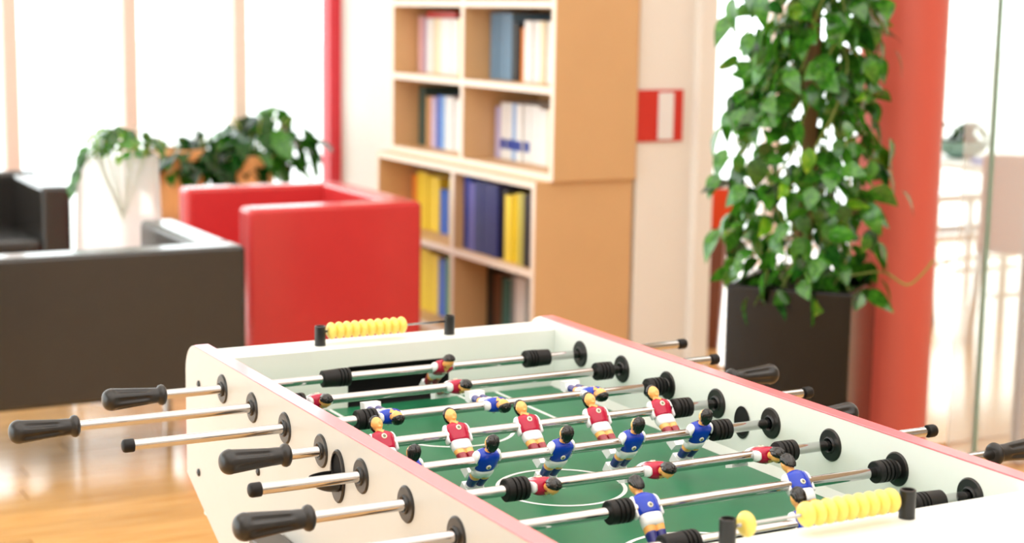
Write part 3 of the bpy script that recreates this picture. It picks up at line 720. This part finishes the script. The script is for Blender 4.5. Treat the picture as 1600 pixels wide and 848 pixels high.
def vine(parent, pts, r=.0035, m='vine'):
    bm = NB(); P_ = [Vector(p) for p in pts]; Q = []
    for i in range(len(P_) - 1):
        p0 = P_[max(i - 1, 0)]; p1 = P_[i]; p2 = P_[i + 1]; p3 = P_[min(i + 2, len(P_) - 1)]
        for q in range(5):
            t = q / 5; Q.append(.5 * ((2 * p1) + (p2 - p0) * t + (2 * p0 - 5 * p1 + 4 * p2 - p3) * t * t + (3 * p1 - p0 - 3 * p2 + p3) * t ** 3))
    Q.append(P_[-1]); R_ = []
    for i, c in enumerate(Q):
        d = (Q[min(i + 1, len(Q) - 1)] - Q[max(i - 1, 0)]).normalized(); x = d.cross(Vector((.3, .9, .2))).normalized(); y = d.cross(x)
        R_.append([bm.verts.new(c + (x * cos(pi * k / 3) + y * sin(pi * k / 3)) * r) for k in range(6)])
    for A, B in zip(R_, R_[1:]):
        for k in range(6): bm.faces.new((A[k], A[(k + 1) % 6], B[(k + 1) % 6], B[k]))
    return fin('vine', bm, M[m], parent, smooth=True)
for k in range(9):
    a = 2 * pi * k / 9; pts = []
    for j in range(9):
        z = j * .14; rr = .04 + .10 * abs(sin(j * .9 + k)); pts.append((rr * cos(a + j * .45), rr * sin(a + j * .45), z))
    vine(pp, pts)
vine(pp, [(.1, -.1, .05), (.2, -.13, .06), (.27, -.16, .02), (.31, -.18, .05), (.34, -.2, .10)], .003)
NL = 292; extra = []
RT = Vector((.8785, -.4775, 0))
for k in range(820):
    z = -.02 + 1.22 * random.random() ** .95
    a = random.random() * 2 * pi
    env = .235 - .03 * abs(z - .42) / .4 if z < .8 else .20
    if z < .10: env = .21
    rr = env * (random.random() ** .42)
    cxo = RT * (-.015 if z < .8 else .0)
    loc = Vector((rr * cos(a), rr * sin(a), z)) + cxo
    out = Vector((cos(a), sin(a), 0)) + Vector((random.uniform(-1.2, 1.2), random.uniform(-1.2, 1.2), 0))
    kk = random.choices((0, 1, 2, 3), (4, 5, 1.8, 2.2))[0]
    arg = (loc, out, random.uniform(-.2, 1.45), kk, random.uniform(.65, 1.15), random.uniform(-1.1, 1.1))
    if k < NL: put_leaf(pp, *arg)
    else: extra.append(arg)
# long drooping shoots at the sides
for s, n, z0 in ((-1, 7, .62), (-1, 5, .30), (1, 6, .50), (1, 5, .16), (-1, 5, .95), (1, 4, .8)):
    for j in range(n):
        loc = RT * s * (.17 + .018 * j) + Vector((0, 0, z0 - .03 * j * j * .25)) + Vector((random.uniform(-.03, .03), random.uniform(-.05, .03), 0))
        extra.append((loc, RT * s + Vector((0, -.4, 0)), random.uniform(.7, 1.3), random.choice((0, 1, 3)), 1.0, random.uniform(-.4, .4)))
bm = NB()
for loc, out, droop, kk, sc, tw in extra:
    d_ = Vector(out).normalized(); yaw = math.atan2(-d_.x, d_.y)
    mx = Matrix.Translation(loc) @ Matrix.Rotation(yaw, 4, 'Z') @ Matrix.Rotation(-droop, 4, 'X') @ Matrix.Rotation(tw, 4, 'Y') @ Matrix.Scale(sc, 4)
    n0 = len(bm.verts); bm.from_mesh(LV[kk]); bm.verts.ensure_lookup_table()
    for v in bm.verts[n0:]: v.co = mx @ v.co
me = bpy.data.meshes.new('small_foliage'); bm.to_mesh(me); bm.free()
link("small_foliage", me, M["leaf1"], pp, True, kind='stuff')

# milky vase standing in for a blown-out white shape, with trailing plant
vz = empty('floor_vase', (.785, 3.52, 0), label='tall milky vase standing in for a blown-out white shape behind the near black armchair', cat='vase')
bm = NB(); lathe(bm, [(0, .17), (.03, .175), (.5, .165), (.93, .150), (.93, .144), (.5, .158), (.04, .165), (.04, 1e-6)], 'z', 48); fin('vase_body', bm, M['vase'], vz, smooth=True, auto=True)
vp = empty('trailing_plant', (.80, 3.52, .93), label='small trailing green plant spilling from the milky stand-in vase', cat='plant')
bm = NB(); 
for k in range(8): a = k * pi / 4; tube(bm, (0, 0, -.25), (.12 * cos(a), .12 * sin(a), .06), .004, 8)
fin('stems', bm, M['vine'], vp)
for k in range(85):
    a = random.random() * 2 * pi; rr = .03 + .12 * random.random()
    put_leaf(vp, Vector((rr * cos(a), rr * sin(a), .10 - rr * .5 + random.uniform(-.04, .04))), (cos(a), sin(a), 0), random.uniform(.2, 1.2), random.choice((0, 2, 0)), random.uniform(.4, .75), random.uniform(-.6, .6))
for k in range(12):
    put_leaf(vp, Vector((-.15 - .004 * k, -.05, .04 - .012 * k)), (-1, -.5, 0), 1.1, 0, .7, random.uniform(-.6, .6))

# window-side plants in terracotta pots
def pot(name, label, x, y, r, h, m, z=0):
    o = empty(name, (x, y, z), label=label, cat='pot')
    bm = NB(); lathe(bm, [(0, r * .72), (h * .5, r * .95), (h * .85, r), (h * .86, r * 1.06), (h, r * 1.06), (h, r * .94), (h * .88, r * .9), (h * .88, 1e-6)], 'z', 40); fin('pot_body', bm, M[m], o, smooth=True, auto=True)
    bm = NB(); lathe(bm, [(h * .86, r * .89), (h * .9, r * .89), (h * .9, 1e-6)], 'z', 24); fin('soil', bm, M['soil'], o)
    return o
st = empty('plant_stand', (1.86, 5.58, 0), label='low brown wooden bench under the window pots', cat='bench')
bx('bench_top', (-.42, .42, -.17, .17, .36, .41), M['brownp'], st, bevel=.004)
for sx in (-.36, .36):
    for sy in (-.12, .12): bx('leg', (sx - .02, sx + .02, sy - .02, sy + .02, 0, .36), M['brownp'], st)
pot('plant_pot', 'large orange terracotta pot on the window bench, left of the other', 1.64, 5.56, .15, .36, 'terracotta', .41)
pot('plant_pot', 'orange terracotta pot on the window bench behind the red armchair', 2.02, 5.58, .15, .32, 'terracotta', .41)
BL = [leaf_mesh(.17, .060, M['leaf1'], .35, True), leaf_mesh(.15, .055, M['leaf3'], .4, True)]
LV += BL
def bush(name, label, x, y, z, n, rx, ry, rz_, ks, sc=(.8, 1.2), sx=0):
    o = empty(name, (x, y, z), label=label, cat='plant')
    bm = NB()
    for k in range(7):
        a = k * 2 * pi / 7; tube(bm, (0, 0, -.05), (rx * .6 * cos(a) + sx * .5, ry * .6 * sin(a), rz_ * .7), .006, 8)
    fin('stems', bm, M['vine'], o)
    for k in range(n):
        a = random.random() * 2 * pi; q = random.random() ** .5; t_ = random.random()
        put_leaf(o, Vector((rx * q * cos(a) + sx * t_, ry * q * sin(a), rz_ * t_ * (1 - .5 * q))), (cos(a) + .3 * (sx > 0), sin(a), 0), random.uniform(.0, 1.1), random.choice(ks), random.uniform(*sc), random.uniform(-.5, .5))
    return o
bush('leafy_plant', 'dark lobed leafy plant in the left terracotta pot', 1.68, 5.56, .66, 80, .24, .14, .24, (5, 5, 4), (.7, 1.0))
bush('leafy_plant', 'big lobed leafy plant rising in the right terracotta pot', 2.06, 5.58, .68, 90, .28, .14, .34, (4, 5), (.8, 1.15), .10)

# orange red bowl on a tapered brown stand through the doorway
sd = empty('pedestal_planter', (3.42, 3.35, 0), label='orange red bowl planter on a tapered brown pedestal through the doorway', cat='planter')
bm = NB(); lathe(bm, [(0, .05), (.5, .085), (.55, .09), (.55, 1e-6)], 'z', 4); fin('pedestal', bm, M['brownp'], sd)
bm = NB(); lathe(bm, [(.55, .07), (.60, .12), (.72, .16), (.74, .16), (.74, .15), (.62, .10), (.62, 1e-6)], 'z', 32); fin('bowl', bm, M['orange'], sd, smooth=True, auto=True)
bm = NB(); lathe(bm, [(.738, .162), (.752, .162), (.752, .148), (.738, .148)], 'z', 32); fin('rim', bm, M['pwhite'], sd)

# ================================================================== room beyond the glass
def office_chair(x, y, rz, label):
    o = empty('dining_chair', (x, y, 0), (0, 0, rz), label=label, cat='chair', group='brown chairs behind the glass partition')
    bx('seat', (-.22, .22, -.22, .22, .43, .48), M['brown_leather'], o, bevel=.02)
    bm = NB(); box(bm, -.21, .21, .19, .23, .46, .88); o2 = fin('backrest', bm, M['brown_leather'], o, bevel=.015)
    for sx in (-.2, .2):
        for sy in (-.2, .2):
            bm = NB(); tube(bm, (sx, sy, .44), (sx * 1.15, sy * 1.15, 0), .014, 12); fin('leg', bm, M['chrome'], o, smooth=True)
office_chair(4.88, 2.9, radians(134), 'brown leather chair with chrome legs, the nearer one behind the glass')
office_chair(4.45, 3.45, radians(-60), 'brown leather chair with chrome legs, half hidden by the coral column')
tb = empty('office_table', (5.9, 3.7, 0), label='white table behind the glass partition', cat='table')
bx('table_top', (-.75, .5, -.4, .5, .72, .75), M['white'], tb, bevel=.004)
for sx in (-.7, .45):
    for sy in (-.35, .45):
        bm = NB(); tube(bm, (sx, sy, 0), (sx, sy, .72), .02, 12); fin('leg', bm, M['white'], tb, smooth=True)
f_o = bx('folder', (-.22, .22, -.15, .15, 0, .03), M['bluebook'], bevel=.003, label='blue folder lying on the white table behind the glass', cat='folder'); f_o.location = (5.45, 3.5, .751)
vb = empty('table_bowl', (5.45, 3.95, .751), label='dark green bowl with foliage on the white table behind the glass', cat='bowl')
bm = NB(); lathe(bm, [(0, .06), (.04, .12), (.09, .15), (.09, .14), (.04, .11), (.01, 1e-6)], 'z', 32); fin('bowl', bm, M['edge'], vb, smooth=True)
for k in range(40):
    a = random.random() * 2 * pi; q = .14 * random.random()
    put_leaf(vb, Vector((q * cos(a), q * sin(a), .08 + .12 * random.random())), (cos(a), sin(a), 0), random.uniform(-.6, .8), 1, 1.0)
lp = empty('curved_chair', (6.0, 4.75, 0), label='white high backed curved chair behind the office table', cat='chair')
bm = NB(); R = []
for j in range(8):
    z = .45 + .75 * j / 7; w_ = .24 * (1 - .25 * (j / 7) ** 3)
    R.append([bm.verts.new((w_ * sin(a), .12 - .22 * cos(a) * 1.0 + .08 * j / 7, z)) for a in [(-1 + 2 * i / 10) * 1.2 + pi for i in range(11)]])
for A, B in zip(R, R[1:]):
    for i in range(10): bm.faces.new((A[i], A[i + 1], B[i + 1], B[i]))
o = fin('backrest', bm, M['pwhite'], lp, smooth=True); s = o.modifiers.new('t', 'SOLIDIFY'); s.thickness = .02
bx('seat', (-.22, .22, -.2, .25, .42, .47), M['pwhite'], lp, bevel=.02)
for sx in (-.17, .17):
    for sy in (-.15, .2):
        bm = NB(); tube(bm, (sx, sy, 0), (sx, sy, .43), .014, 12); fin('leg', bm, M['chrome'], lp, smooth=True)
